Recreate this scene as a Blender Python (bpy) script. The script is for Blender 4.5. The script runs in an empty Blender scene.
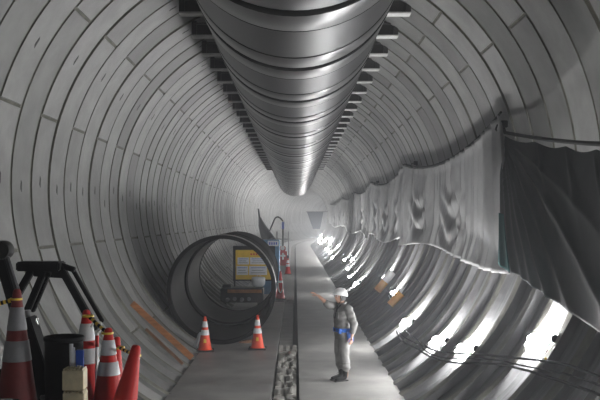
import bpy, bmesh, math, random
from mathutils import Vector, Matrix, Euler
C = bpy.context.scene.collection
PI = math.pi
R_ = math.radians
rnd = random.Random(7)

# ------------------------------------------------------------------ camera frame
FPX = 830.0
CX, CZ = 0.17, 3.02              # camera position (x, z); camera at y = 0
VX, VY = 295.0, 221.0            # vanishing point of the tunnel axis
TR, TZ = 4.12, 3.58               # tunnel radius and axis height
RW = 0.945                       # ring width

def P(px, py, d):
    return Vector((CX + (px - VX) * d / FPX, d, CZ + (VY - py) * d / FPX))

def on_wall(px, py, inset=0.0):
    """Where the ray through a pixel meets the lining (radius TR - inset)."""
    a, b = px - VX, VY - py
    r = TR - inset
    A = a * a + b * b
    B = 2 * (CX * a + (CZ - TZ) * b)
    K = CX * CX + (CZ - TZ) ** 2 - r * r
    t = (-B + math.sqrt(B * B - 4 * A * K)) / (2 * A)
    return Vector((CX + a * t, t * FPX, CZ + b * t))

# ------------------------------------------------------------------ materials
def mat(name, col, rough=0.6, metal=0.0, noise=0.0, nscale=6.0, bump=0.0, bscale=None, stretch=None, spec=0.5,
        emit=None, estr=0.0, col2=None, coat=0.0, tone=False, dust=0.0):
    m = bpy.data.materials.new(name)
    m.use_nodes = True
    nt = m.node_tree
    b = nt.nodes['Principled BSDF']
    b.inputs['Base Color'].default_value = (*col, 1)
    b.inputs['Roughness'].default_value = rough
    b.inputs['Metallic'].default_value = metal
    b.inputs['Specular IOR Level'].default_value = spec
    if coat: b.inputs['Coat Weight'].default_value = coat
    if emit:
        b.inputs['Emission Color'].default_value = (*emit, 1)
        b.inputs['Emission Strength'].default_value = estr
    src = None
    if noise or bump or tone:
        tc = nt.nodes.new('ShaderNodeTexCoord')
        mp = nt.nodes.new('ShaderNodeMapping')
        nt.links.new(tc.outputs['Object'], mp.inputs['Vector'])
        if stretch: mp.inputs['Scale'].default_value = stretch
        vec = mp.outputs['Vector']
    if noise:
        n = nt.nodes.new('ShaderNodeTexNoise')
        n.inputs['Scale'].default_value = nscale
        n.inputs['Detail'].default_value = 6
        n.inputs['Roughness'].default_value = 0.62
        nt.links.new(vec, n.inputs['Vector'])
        r = nt.nodes.new('ShaderNodeValToRGB')
        lo = tuple(max(0, c * (1 - noise)) for c in col) if col2 is None else col2
        hi = tuple(min(1, c * (1 + noise)) for c in col) if col2 is None else col
        r.color_ramp.elements[0].position = 0.33
        r.color_ramp.elements[1].position = 0.67
        r.color_ramp.elements[0].color = (*lo, 1)
        r.color_ramp.elements[1].color = (*hi, 1)
        nt.links.new(n.outputs['Fac'], r.inputs['Fac'])
        src = r.outputs['Color']
        mr = nt.nodes.new('ShaderNodeMapRange')
        mr.inputs['To Min'].default_value = max(0.05, rough - 0.1)
        mr.inputs['To Max'].default_value = min(1, rough + 0.1)
        nt.links.new(n.outputs['Fac'], mr.inputs['Value'])
        nt.links.new(mr.outputs['Result'], b.inputs['Roughness'])
    if tone:
        at = nt.nodes.new('ShaderNodeAttribute'); at.attribute_name = 'tone'
        mx = nt.nodes.new('ShaderNodeMix'); mx.data_type = 'RGBA'; mx.blend_type = 'MULTIPLY'
        mx.inputs[0].default_value = 1.0
        if src is not None: nt.links.new(src, mx.inputs[6])
        else: mx.inputs[6].default_value = (*col, 1)
        nt.links.new(at.outputs['Color'], mx.inputs[7])
        src = mx.outputs[2]
    if src is not None:
        nt.links.new(src, b.inputs['Base Color'])
    if bump:
        n2 = nt.nodes.new('ShaderNodeTexNoise')
        n2.inputs['Scale'].default_value = bscale or nscale * 3
        n2.inputs['Detail'].default_value = 5
        nt.links.new(vec, n2.inputs['Vector'])
        bp = nt.nodes.new('ShaderNodeBump')
        bp.inputs['Strength'].default_value = bump
        bp.inputs['Distance'].default_value = 0.02
        nt.links.new(n2.outputs['Fac'], bp.inputs['Height'])
        nt.links.new(bp.outputs['Normal'], b.inputs['Normal'])
    return m

def cloth_mat(name, col, trans, mixf, noise=0.15, rough=0.75, spec=.12):
    m = mat(name, col, rough=rough, noise=noise, nscale=1.2, bump=0.15, bscale=9, spec=spec)
    nt = m.node_tree
    b = nt.nodes['Principled BSDF']; out = nt.nodes['Material Output']
    tl = nt.nodes.new('ShaderNodeBsdfTranslucent'); tl.inputs['Color'].default_value = (*trans, 1)
    ms = nt.nodes.new('ShaderNodeMixShader'); ms.inputs['Fac'].default_value = mixf
    nt.links.new(b.outputs['BSDF'], ms.inputs[1]); nt.links.new(tl.outputs['BSDF'], ms.inputs[2])
    nt.links.new(ms.outputs['Shader'], out.inputs['Surface'])
    return m

M = {}
M['lining'] = mat('lining concrete', (.22, .22, .215), rough=.5, noise=.22, nscale=1.6, bump=.12, bscale=9, spec=.4, tone=True)
M['joint'] = mat('joint grout', (.10, .098, .08), rough=.8, noise=.4, nscale=4)
M['jointpale'] = mat('joint pale edge', (.42, .41, .36), rough=.7, noise=.2, nscale=4)
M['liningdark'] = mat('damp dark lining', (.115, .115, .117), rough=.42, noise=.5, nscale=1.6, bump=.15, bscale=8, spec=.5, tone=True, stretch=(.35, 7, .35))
M['slot'] = mat('bolt pocket', (.03, .03, .03), rough=.9)
M['slab'] = mat('floor concrete', (.225, .22, .21), rough=.46, noise=.28, nscale=1.3, bump=.1, bscale=14, spec=.5)
M['slabdark'] = mat('trench concrete', (.14, .135, .125), rough=.7, noise=.3, nscale=3, bump=.2)
M['pit'] = mat('trench bed', (.03, .03, .03), rough=.9)
M['gravel'] = mat('gravel bed', (.2, .19, .175), rough=.9, noise=.6, nscale=16, bump=.8, bscale=30)
M['steel'] = mat('rolled steel', (.115, .115, .117), rough=.38, metal=.9, noise=.22, nscale=2.0, stretch=(1, .35, 1), bump=.04, bscale=6)
M['steelcollar'] = mat('ground steel collar', (.20, .20, .202), rough=.34, metal=.9, noise=.16, nscale=3.0, stretch=(1, .3, 1))
M['blackcoat'] = mat('black coating', (.008, .008, .008), rough=.9, spec=.03)
M['linercoat'] = mat('pipe inner coat', (.024, .024, .024), rough=.6, noise=.35, nscale=1.5, spec=.15)
M['rim'] = mat('machined rim', (.02, .02, .02), rough=.3, metal=.5)
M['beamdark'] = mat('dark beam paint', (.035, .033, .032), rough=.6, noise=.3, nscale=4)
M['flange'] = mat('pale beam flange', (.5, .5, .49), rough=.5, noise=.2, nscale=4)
M['orange'] = mat('cone orange', (.66, .06, .02), spec=.25, rough=.5, noise=.12, nscale=5)
M['shadedred'] = mat('shaded cone red', (.16, .015, .015), rough=.6, noise=.2, nscale=5)  # darker copy of the cone red, standing in for shade
M['shadedband'] = mat('shaded grey band', (.22, .22, .23), rough=.5, noise=.2, nscale=6)  # darker copy of the reflective band, shade put into the colour
M['red'] = mat('cone red', (.52, .022, .018), spec=.25, rough=.5, noise=.12, nscale=5)
M['reflect'] = mat('reflective band', (.62, .64, .66), rough=.35, noise=.08, nscale=9)
M['rubber'] = mat('black rubber', (.02, .02, .02), rough=.8, noise=.2, nscale=8)
M['black'] = mat('black paint', (.008, .008, .009), rough=.65, noise=.3, nscale=5, spec=.12)
M['greyend'] = mat('worn grey steel', (.2, .2, .21), rough=.55, noise=.35, nscale=9)
M['chrome'] = mat('bare rod steel', (.55, .55, .55), rough=.25, metal=.9)
M['yellow'] = mat('yellow paint', (.75, .5, .03), rough=.5, noise=.1, nscale=6)
M['cream'] = mat('cream plastic', (.62, .54, .36), rough=.6, noise=.18, nscale=9)
M['white'] = mat('white paint', (.78, .78, .77), rough=.5, noise=.05, nscale=6)
M['paper'] = mat('white paper', (.75, .77, .8), rough=.7, noise=.05, nscale=8)
M['blue'] = mat('blue plastic', (.03, .10, .5), rough=.45, noise=.1, nscale=6)
M['bluebox'] = mat('blue cabinet paint', (.10, .25, .42), rough=.5, noise=.15, nscale=4)
M['wood'] = mat('orange brown wood', (.32, .125, .045), rough=.55, noise=.3, nscale=3, stretch=(1, 1, 6), bump=.1)
M['wooddark'] = mat('dull timber', (.22, .11, .06), rough=.7, noise=.3, nscale=4)
M['block'] = mat('pale block', (.30, .29, .265), rough=.85, noise=.12, nscale=4, bump=.02, bscale=20)
M['cable'] = mat('cable rubber', (.01, .01, .011), rough=.8, spec=.1)
M['wire'] = mat('white wire', (.7, .7, .7), rough=.4)
M['tubefar'] = mat('far lamp tube', (.9, .9, .9), rough=.4, emit=(1, 1, 1), estr=750)  # stronger tube for the lamps added far off to brighten the haze
M['tube'] = mat('lamp tube', (.9, .9, .9), rough=.4, emit=(1, 1, 1), estr=300)
M['orangeplastic'] = mat('orange sheet', (.85, .42, .10), rough=.5, noise=.1, nscale=5)
M['tarp'] = cloth_mat('grey sheeting', (.36, .36, .36), (.3, .3, .3), .2)
M['tarpdark'] = cloth_mat('dark green sheeting', (.012, .014, .014), (.03, .13, .13), .13, rough=.6, spec=.3)
M['tealcloth'] = cloth_mat('teal sheeting', (.03, .10, .10), (.05, .2, .2), .35)
M['rope'] = mat('dark rope', (.03, .03, .03), rough=.9)
M['skin'] = mat('skin', (.50, .29, .21), rough=.5)
M['workwear'] = mat('grey work cloth', (.20, .196, .19), rough=.85, noise=.18, nscale=8, bump=.3, bscale=25)
M['helmet'] = mat('white helmet shell', (.75, .75, .75), rough=.3)
M['hair'] = mat('black hair', (.012, .011, .01), rough=.6)
M['boot'] = mat('black boot leather', (.006, .006, .006), rough=.6, spec=.15)
M['belt'] = mat('blue belt webbing', (.015, .13, .55), rough=.6)
M['darkstrap'] = mat('dark strap', (.02, .02, .022), rough=.7)
M['equip'] = mat('dark equipment', (.018, .018, .017), rough=.7, noise=.4, nscale=5)
M['equiporange'] = mat('rusty orange band', (.38, .16, .06), rough=.6, noise=.3, nscale=5)
M['deck'] = mat('deck steel', (.06, .06, .06), rough=.7, noise=.3, nscale=5)
M['darksheet'] = mat('grey screen sheet', (.05, .055, .065), rough=.8, noise=.1, nscale=2)

# ------------------------------------------------------------------ mesh helpers
class MB:
    def __init__(s): s.bm = bmesh.new(); s.mats = []
    def mi(s, m):
        if m not in s.mats: s.mats.append(m)
        return s.mats.index(m)
    def _fin(s, faces, m, smooth=False):
        i = s.mi(m)
        for f in faces: f.material_index = i; f.smooth = smooth
    def box(s, c, size, m, rot=None, bev=0.0):
        b = bmesh.new(); bmesh.ops.create_cube(b, size=1)
        bmesh.ops.scale(b, vec=Vector(size), verts=b.verts)
        if bev: bmesh.ops.bevel(b, geom=b.edges[:], offset=bev, segments=2, affect='EDGES', clamp_overlap=True)
        if rot is not None: bmesh.ops.transform(b, matrix=rot.to_4x4(), verts=b.verts)
        bmesh.ops.translate(b, vec=Vector(c), verts=b.verts)
        s.merge(b, m); return s
    def bar(s, a, b_, w, h, m, bev=0.0, up=Vector((0, 0, 1))):
        a, b_ = Vector(a), Vector(b_); z = (b_ - a); L = z.length; z.normalize()
        x = up.cross(z)
        if x.length < 1e-4: x = Vector((1, 0, 0))
        x.normalize(); y = z.cross(x)
        rot = Matrix((x, y, z)).transposed()
        return s.box((a + b_) / 2, (w, h, L), m, rot, bev)
    def merge(s, b, m, smooth=False):
        vm = {}
        i = s.mi(m)
        for v in b.verts: vm[v] = s.bm.verts.new(v.co)
        for f in b.faces:
            try: nf = s.bm.faces.new([vm[v] for v in f.verts]); nf.material_index = i; nf.smooth = smooth
            except ValueError: pass
        b.free()
    def tube(s, pts, r, m, n=8, cap=True, smooth=True):
        pts = [Vector(p) for p in pts]; k = len(pts)
        rs = r if isinstance(r, (list, tuple)) else [r] * k
        i = s.mi(m); rings = []; prev = None
        for j, p in enumerate(pts):
            t = (pts[min(j + 1, k - 1)] - pts[max(j - 1, 0)]).normalized()
            if prev is None:
                u = t.cross(Vector((0, 0, 1)))
                if u.length < 1e-3: u = Vector((1, 0, 0))
            else: u = prev - t * prev.dot(t)
            u.normalize(); prev = u; w = t.cross(u)
            rings.append([s.bm.verts.new(p + (u * math.cos(2 * PI * q / n) + w * math.sin(2 * PI * q / n)) * rs[j]) for q in range(n)])
        for j in range(k - 1):
            for q in range(n):
                f = s.bm.faces.new([rings[j][q], rings[j][(q + 1) % n], rings[j + 1][(q + 1) % n], rings[j + 1][q]]); f.material_index = i; f.smooth = smooth
        if cap:
            for rr in (rings[0][::-1], rings[-1]):
                f = s.bm.faces.new(rr); f.material_index = i
        return s
    def lathe(s, prof, m, n=24, axis='Z', o=(0, 0, 0), closed=False, smooth=True, mats=None):
        """prof: list of (r, h). mats: material per segment."""
        o = Vector(o); rings = []
        for r, h in prof:
            ring = []
            for q in range(n):
                a = 2 * PI * q / n
                v = Vector((r * math.cos(a), r * math.sin(a), h)) if axis == 'Z' else Vector((r * math.cos(a), h, r * math.sin(a)))
                ring.append(s.bm.verts.new(v + o))
            rings.append(ring)
        k = len(prof)
        for j in range(k if closed else k - 1):
            mm = mats[j] if mats else m
            i = s.mi(mm)
            for q in range(n):
                try:
                    f = s.bm.faces.new([rings[j][q], rings[j][(q + 1) % n], rings[(j + 1) % k][(q + 1) % n], rings[(j + 1) % k][q]]); f.material_index = i; f.smooth = smooth
                except ValueError: pass
        return s
    def grid(s, fn, nu, nv, m, smooth=True):
        i = s.mi(m)
        vs = [[s.bm.verts.new(fn(a / nu, b / nv)) for b in range(nv + 1)] for a in range(nu + 1)]
        for a in range(nu):
            for b in range(nv):
                f = s.bm.faces.new([vs[a][b], vs[a + 1][b], vs[a + 1][b + 1], vs[a][b + 1]]); f.material_index = i; f.smooth = smooth
        return s
    def build(s, name, parent=None, fixn=True, smooth_angle=None, loc=None):
        if fixn: bmesh.ops.recalc_face_normals(s.bm, faces=s.bm.faces)
        if loc is not None: bmesh.ops.translate(s.bm, vec=-Vector(loc), verts=s.bm.verts)
        me = bpy.data.meshes.new(name); s.bm.to_mesh(me); s.bm.free()
        me.set_sharp_from_angle(angle=R_(38))
        for m in s.mats: me.materials.append(m)
        o = bpy.data.objects.new(name, me); C.objects.link(o)
        if loc is not None: o.location = loc
        if parent is not None: o.parent = parent
        return o

def tag(o, label=None, cat=None, group=None, kind=None):
    if label: o['label'] = label
    if cat: o['category'] = cat
    if group: o['group'] = group
    if kind: o['kind'] = kind
    return o

def empty(name, loc=(0, 0, 0), rot=(0, 0, 0)):
    o = bpy.data.objects.new(name, None); C.objects.link(o)
    o.location = loc; o.rotation_euler = rot; o.empty_display_size = .1
    return o

def dup(o, parent=None):
    c = o.copy(); C.objects.link(c)
    if parent is not None: c.parent = parent
    for ch in list(o.children): dup(ch, c)
    return c

ORD = ['first', 'second', 'third', 'fourth', 'fifth', 'sixth', 'seventh', 'eighth', 'ninth', 'tenth', 'eleventh', 'twelfth',
       'thirteenth', 'fourteenth', 'fifteenth', 'sixteenth', 'seventeenth', 'eighteenth', 'nineteenth']
TENS = {2: 'twent', 3: 'thirt', 4: 'fort'}
def ordinal(i):
    n = i + 1
    if n <= 19: return ORD[i]
    t, u = divmod(n, 10)
    return TENS[t] + ('ieth' if u == 0 else 'y-' + ORD[u - 1])

# ------------------------------------------------------------------ tunnel lining
Y0, Y1, YBEND, RBEND = 13.5 - 22 * 0.945, 190.0, 96.0, 250.0
def bend(y):
    return 0.0 if y < YBEND else (y - YBEND) ** 2 / (2 * RBEND)

JA = [34.6, 80.0, 107.0, 163.6, 194.0]
JB = [48.6, 97.0, 139.8, 222.0]

def lining(name, th0, th1):
    bm = bmesh.new()
    tone = bm.loops.layers.color.new('tone')
    mats = [M['lining'], M['joint'], M['liningdark'], M['slot']]
    def vert(r, th, y):
        a = R_(th)
        return bm.verts.new((r * math.cos(a) + bend(y), y, TZ + r * math.sin(a)))
    nring = int((Y1 - Y0) / RW)
    for k in range(nring):
        ya = Y0 + k * RW; yb = ya + RW; ym = (ya + yb) / 2
        rr = random.Random(k * 13 + 5)
        off = rr.uniform(-.012, .012)
        joints = [j for j in (JA if k % 2 == 0 else JB)]
        step = 3.0 if ym < 60 else 5.0
        g = .035 + .015 * rr.random()
        dep = .03
        jw = .45     # half angle of a longitudinal joint
        cols = set()
        t = th0
        while t < th1 + 1e-6:
            cols.add(round(min(t, th1), 3)); t += step
        cols.add(th1)
        js = [j for j in joints if th0 + 2 < j < th1 - 2 and j > -6] if ym < 90 else []
        cols = [c for c in cols if all(abs(c - j) > jw + .4 for j in js)]
        for j in js: cols += [j - jw, j - jw + .12, j + jw - .12, j + jw]
        cols = sorted(cols)
        def seg(th):
            return sum(1 for j in joints if th > j)
        tones = [rr.uniform(.78, 1.12) for _ in range(12)]
        def relief(th):
            # the lowest segments are deeper ribbed
            if th < -5: return min(1, (-5 - th) / 8)
            if th > 203: return min(1, (th - 203) / 12) * .5
            return 0.0
        prof = None
        rows = []
        for c in cols:
            w = relief(c)
            inj = any(abs(c - j) < jw - .05 for j in js)
            base = TR + off + (.02 if inj else 0)
            # the lowest segments: skin plates set back between deep flanges
            fl = g + .07 * w
            hi, lo = base - .02 * w, base + .15 * w
            yy = [ya, ya + g * (1 - w) + .006, ya + g * (1 - w) + .012, ya + fl + .012 + .02 * w, ym, yb - fl - .012 - .02 * w, yb - g * (1 - w) - .012, yb - g * (1 - w) - .006, yb]
            yy[2] = ya + fl + .006; yy[6] = yb - fl - .006
            pr = [TR + dep, TR + dep, hi, lo - .05 * w, lo, lo - .05 * w, hi, TR + dep, TR + dep]
            if w > 0: pr[0] = pr[1] = pr[7] = pr[8] = TR + dep * (1 - w) - .02 * w
            rows.append([vert(r, c, y) for r, y in zip(pr, yy)])
        for a in range(len(cols) - 1):
            tm = (cols[a] + cols[a + 1]) / 2
            inj = any(abs(tm - j) < jw - .1 for j in js)
            edge = any(jw - .13 < abs(tm - j) < jw for j in js)
            tv = tones[seg(tm)]
            for b in range(8):
                f = bm.faces.new([rows[a][b], rows[a][b + 1], rows[a + 1][b + 1], rows[a + 1][b]])
                f.smooth = True
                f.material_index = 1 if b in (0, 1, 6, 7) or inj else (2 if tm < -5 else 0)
                for l in f.loops: l[tone] = (tv, tv, tv, 1)
        # small dark bolt pockets, one per segment
        if ym < 70:
            ends = [th0] + js + [th1]
            for a in range(len(ends) - 1):
                c = (ends[a] + ends[a + 1]) / 2 + rr.uniform(-1.5, 1.5)
                if ends[a + 1] - ends[a] < 12 or c < -8 or c > 203: continue
                r0 = TR + off - .004
                ha = 1.3; hw = .035
                vs = [vert(r0, c - ha, ym - hw * .3), vert(r0, c - ha * .6, ym + hw), vert(r0, c + ha, ym + hw * .6), vert(r0, c + ha * .5, ym - hw)]
                vs2 = [vert(r0 + .05, c - ha, ym - hw * .3), vert(r0 + .05, c - ha * .6, ym + hw), vert(r0 + .05, c + ha, ym + hw * .6), vert(r0 + .05, c + ha * .5, ym - hw)]
                fs = [bm.faces.new(vs)] + [bm.faces.new([vs[q], vs[(q + 1) % 4], vs2[(q + 1) % 4], vs2[q]]) for q in range(4)]
                for f in fs:
                    f.material_index = 3
                    for l in f.loops: l[tone] = (1, 1, 1, 1)
    me = bpy.data.meshes.new(name); bm.to_mesh(me); bm.free()
    me.set_sharp_from_angle(angle=R_(22))
    for m in mats: me.materials.append(m)
    o = bpy.data.objects.new(name, me); C.objects.link(o); o['kind'] = 'structure'
    return o

lining('wall_right', -67.0, 45.0)
lining('ceiling', 45.0, 135.0)
lining('wall_left', 135.0, 247.0)

# end of the built tunnel and the dark mouth behind the camera
mb = MB(); mb.lathe([(0.02, Y1), (TR + .2, Y1)], M['lining'], n=48, axis='Y', o=(bend(Y1), 0, TZ))
o = mb.build('wall_end'); o['kind'] = 'structure'

# ------------------------------------------------------------------ floor
YS = -7.0
def strip(mb, x0, x1, z0, z1, ya, yb, m, n=None):
    n = n or max(1, int((yb - ya) / 4))
    def q(x, z, y): return mb.bm.verts.new((x + bend(y), y, z))
    prev = None; i = mb.mi(m)
    for k in range(n + 1):
        y = ya + (yb - ya) * k / n
        r = [q(x0, z0, y), q(x1, z0, y), q(x1, z1, y), q(x0, z1, y)]
        if prev:
            for a in range(4):
                f = mb.bm.faces.new([prev[a], prev[(a + 1) % 4], r[(a + 1) % 4], r[a]]); f.material_index = i
        else:
            mb.bm.faces.new(r).material_index = i
        prev = r
    mb.bm.faces.new(prev[::-1]).material_index = i

mb = MB()
strip(mb, -2.03, -.24, -.30, 0, YS, Y1, M['slab'])                # left walkway
strip(mb, .25, 2.03, -.30, 0, YS, Y1, M['slab'])                  # right walkway
strip(mb, -.24, .25, -.34, -.28, YS, Y1, M['pit'])                # trench bed
strip(mb, -.22, .11, -.28, -.05, 19.9, 31.0, M['slabdark'])       # cover over the trench
strip(mb, -.22, .14, -.28, -.03, 31.0, Y1, M['slabdark'])
o = mb.build('floor'); o['kind'] = 'structure'
mb = MB()
strip(mb, -1.25, .12, 0.0, .07, 31.0, 60.0, M['gravel'])
o = mb.build('floor_patch'); o['kind'] = 'structure'

# blocks filling the near part of the trench
bi = 0
def block(c, size, notch=False, rz=0.0):
    mb = MB()
    if notch:
        w, l, h = size
        mb.box((0, 0, h * .35), (w, l, h * .7), M['block'], bev=.012)
        for sx in (-.36, 0, .36):
            mb.box((sx * w, l * .1, h * .8), (w * .2, l * .5, h * .4), M['block'], bev=.01)
    else:
        w, l, h = size
        mb.box((0, 0, h / 2), size, M['block'], bev=.006)
        mb.box((0, 0, h + .01), (w * .3, l * .8, .02), M['block'], bev=.003)
    o = mb.build('concrete_block'); o.location = c; o.rotation_euler = (0, 0, rz)
    return o
tag(block((.0, 19.55, -.28), (.44, .5, .36), True), 'notched pale concrete block at the far end of the trench blocks', 'block', 'concrete blocks in the trench')
yy = 19.22; row = 0
while yy > 12.2:
    rr = random.Random(row + 50)
    ln = rr.uniform(.55, .78)
    n = 3 if row % 3 == 2 else 2
    xs = [-.225]; ws = [rr.uniform(.8, 1.2) for _ in range(n)]; tot = sum(ws)
    for w in ws: xs.append(xs[-1] + .44 * w / tot)
    for a in range(n):
        wd = xs[a + 1] - xs[a] - .045
        side = (['left side', 'right side'] if n == 2 else ['left side', 'middle', 'right side'])[a]
        tag(block(((xs[a] + xs[a + 1]) / 2, yy - ln / 2, -.28), (wd, ln - .10, rr.uniform(.22, .28)), False, rr.uniform(-.04, .04)),
            'pale concrete block, %s of the %s row from the notched block' % (side, ordinal(row)), 'block', 'concrete blocks in the trench')
    yy -= ln; row += 1

# ------------------------------------------------------------------ hung water pipe
PRAD, PZ, PX = 1.33, CZ + 3.28, CX
PL = 2.88
def pipe_parts(root, L, rad, inner=True):
    n = 72
    g = .11
    c1, c2 = L * .26, L * .75
    mb = MB(); mb.lathe([(rad, c1 + .02), (rad, c2 - .02), (rad - .03, c2 - .02), (rad - .03, c1 + .02)], M['steel'], n=n, axis='Y', closed=True); mb.build('barrel', root, fixn=True)
    for a, b in ((g, c1 - .012), (c2 + .012, L - g)):
        mb = MB(); mb.lathe([(rad + .002, a), (rad + .008, a + .015), (rad + .008, b - .015), (rad + .002, b), (rad - .03, b), (rad - .03, a)], M['steelcollar'], n=n, axis='Y', closed=True)
        o = mb.build('collar', root); o['label'] = 'paler steel collar'
    for y in (c1, c2):
        mb = MB(); mb.lathe([(rad + .004, y - .03), (rad + .004, y + .03), (rad - .04, y + .03), (rad - .04, y - .03)], M['blackcoat'], n=n, axis='Y', closed=True)
        o = mb.build('seam_line', root); o['label'] = 'thin black seam line'
    mb = MB(); mb.lathe([(rad + .004, -g), (rad + .012, -g + .02), (rad + .012, g - .02), (rad + .004, g), (rad - .06, g), (rad - .06, -g)], M['blackcoat'], n=n, axis='Y', closed=True)
    o = mb.build('joint_band', root); o['label'] = 'black joint band'

proto = empty('steel_pipe', (PX, 4.90, PZ))
pipe_parts(proto, PL, PRAD)
NP = 21
for i in range(NP):
    r = proto if i == 0 else dup(proto)
    r.location = (PX, 4.90 + i * PL, PZ)
    tag(r, '%s grey steel pipe section from the near end of the pipeline hung under the crown' % ordinal(i), 'pipe', 'steel pipe sections hung under the tunnel crown')
# blind end of the last section
mb = MB(); mb.lathe([(.01, 0), (PRAD - .05, 0), (PRAD - .05, .05), (.01, .05)], M['blackcoat'], n=48, axis='Y'); o = mb.build('end_plate', r); o.location = (0, PL - .1, 0)

# bracket beams both sides of the hung pipe
def bracket(side):
    root = empty('pipe_bracket')
    z0, z1 = 6.87, 7.10
    xi, xo = 1.245, 2.14
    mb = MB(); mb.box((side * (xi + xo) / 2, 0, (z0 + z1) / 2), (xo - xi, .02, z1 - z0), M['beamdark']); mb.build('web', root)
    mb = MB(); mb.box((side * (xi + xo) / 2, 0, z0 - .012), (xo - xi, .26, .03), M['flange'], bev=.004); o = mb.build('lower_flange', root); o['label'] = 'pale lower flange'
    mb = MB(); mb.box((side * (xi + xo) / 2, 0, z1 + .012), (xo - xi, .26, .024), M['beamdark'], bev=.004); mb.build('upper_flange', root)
    zt = TZ + math.sqrt((TR + .03) ** 2 - (xo - .1) ** 2) - .02
    mb = MB(); mb.box((side * (xo - .05), 0, (z0 + zt) / 2), (.1, .2, zt - z0), M['beamdark'], bev=.004); mb.build('hanger_post', root)
    mb = MB(); mb.box((side * (xi + .03), 0, (z0 + z1) / 2), (.06, .3, z1 - z0), M['beamdark']); mb.build('saddle_plate', root)
    return root
for side, nm in ((-1, 'left'), (1, 'right')):
    pr = bracket(side)
    for i in range(31):
        r = pr if i == 0 else dup(pr)
        r.location = (PX, 5.95 + i * RW * 2, 0)
        tag(r, '%s dark steel bracket from the near end along the %s flank of the hung pipeline' % (ordinal(i), nm), 'bracket', 'steel brackets carrying the hung pipeline')
for side, nm in ((-1, 'left'), (1, 'right')):
    mb = MB(); mb.box((PX + side * 1.36, 35, 7.19), (.12, 60, .12), M['beamdark'])
    tag(mb.build('support_rail'), 'long dark steel rail above the brackets on the %s flank of the hung pipeline' % nm, 'rail', 'rails above the brackets')

# ------------------------------------------------------------------ pipe lying on the floor
root = empty('large_pipe', (-1.63, 20.25, PRAD + .01))
n = 80; r0 = PRAD; ri = PRAD - .06
for (a, b) in ((0.06, 3.15), (3.25, 7.0)):
    mb = MB(); mb.lathe([(r0 - .01, a), (r0 - .01, b), (ri, b), (ri, a)], M['steel'], n=n, axis='Y', closed=True, mats=[M['blackcoat'], M['blackcoat'], M['linercoat'], M['blackcoat']])
    o = mb.build('barrel', root)
    o['label'] = 'black outside, dull grey lining'
mb = MB(); mb.lathe([(r0 + .004, 0), (r0 + .008, .012), (r0 + .008, .14), (r0 - .012, .17), (r0 - .085, .17), (r0 - .085, 0)], M['blackcoat'], n=n, axis='Y', closed=True, mats=[M['rim']] + [M['blackcoat']] * 4 + [M['blackcoat']])
mb.build('mouth_ring', root)
mb = MB(); mb.lathe([(r0 - .002, .3), (r0 + .006, .31), (r0 + .006, .9), (r0 - .002, .92)], M['steelcollar'], n=n, axis='Y', closed=True); o = mb.build('collar', root); o['label'] = 'paler steel collar'
mb = MB(); mb.lathe([(r0 + .006, 3.1), (r0 + .006, 3.3), (ri - .05, 3.45), (ri - .05, 3.0)], M['blackcoat'], n=n, axis='Y', closed=True); o = mb.build('joint_band', root); o['label'] = 'black joint band'
mb = MB(); mb.lathe([(r0 + .006, 6.95), (r0 + .006, 7.1), (ri - .015, 7.1), (ri - .015, 6.95)], M['blackcoat'], n=n, axis='Y', closed=True); mb.build('end_ring', root)
tag(root, 'huge black steel pipe lying open-ended on the left walkway', 'pipe')
root.rotation_euler = (0, 0, R_(.6))
# timber wedges under it
for sx, lb in ((-.95, 'left'), (.42, 'right')):
    mb = MB()
    vs = [(-.2, 0, 0), (.2, 0, 0), (.2, 0, .05), (-.2, 0, .14)] if sx < 0 else [(-.2, 0, 0), (.2, 0, 0), (.2, 0, .10), (-.2, 0, .03)]
    b = bmesh.new()
    f0 = [b.verts.new((x, -.08, z)) for x, _, z in vs]; f1 = [b.verts.new((x, .08, z)) for x, _, z in vs]
    b.faces.new(f0); b.faces.new(f1[::-1])
    for q in range(4): b.faces.new([f0[q], f1[q], f1[(q + 1) % 4], f0[(q + 1) % 4]])
    mb.merge(b, M['wooddark'])
    o = mb.build('timber_wedge'); o.location = (-1.63 + sx * .62 + (.35 if sx > 0 else 0), 20.6, 0)
    tag(o, 'brown timber wedge under the %s flank of the lying pipe' % lb, 'wedge', 'wedges under the lying pipe')

# ------------------------------------------------------------------ cones
def cone(h=.7, rb=.15, base=.40, cm=None, bands=True, bandm=None, rt=.028, sticker=False):
    cm = cm or M['orange']; bm_ = bandm or M['reflect']
    root = empty('traffic_cone')
    mb = MB(); mb.box((0, 0, .018), (base, base, .036), M['rubber'], bev=.012); mb.build('base', root)
    z0 = .036; H = h - z0
    def r(z): return rb + (rt - rb) * (z - z0) / H
    prof = [(r(z0) + .02, z0)] + [(r(z0 + H * t), z0 + H * t) for t in (.03, .2, .4, .6, .8, .98)] + [(rt * .75, h), (.002, h + .004)]
    mb = MB(); mb.lathe(prof, cm, n=28); mb.build('cone_body', root)
    if bands:
        for a, b in ((.44, .60), (.68, .86)):
            za, zb = z0 + H * a, z0 + H * b
            mb = MB(); mb.lathe([(r(za) + .002, za), (r(za) + .005, za + .004), (r(zb) + .005, zb - .004), (r(zb) + .002, zb)], bm_, n=28)
            o = mb.build('reflective_band', root); o['label'] = 'silver reflective band'
    if sticker:
        za, zb = z0 + H * .22, z0 + H * .33
        mb = MB()
        def fn(u, v):
            a = R_(-90 - 14 + 28 * u); z = za + (zb - za) * v
            return Vector(((r(z) + .004) * math.cos(a), (r(z) + .004) * math.sin(a), z))
        mb.grid(fn, 6, 2, M['yellow']); o = mb.build('sticker', root); o['label'] = 'yellow sticker'
    return root

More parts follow.
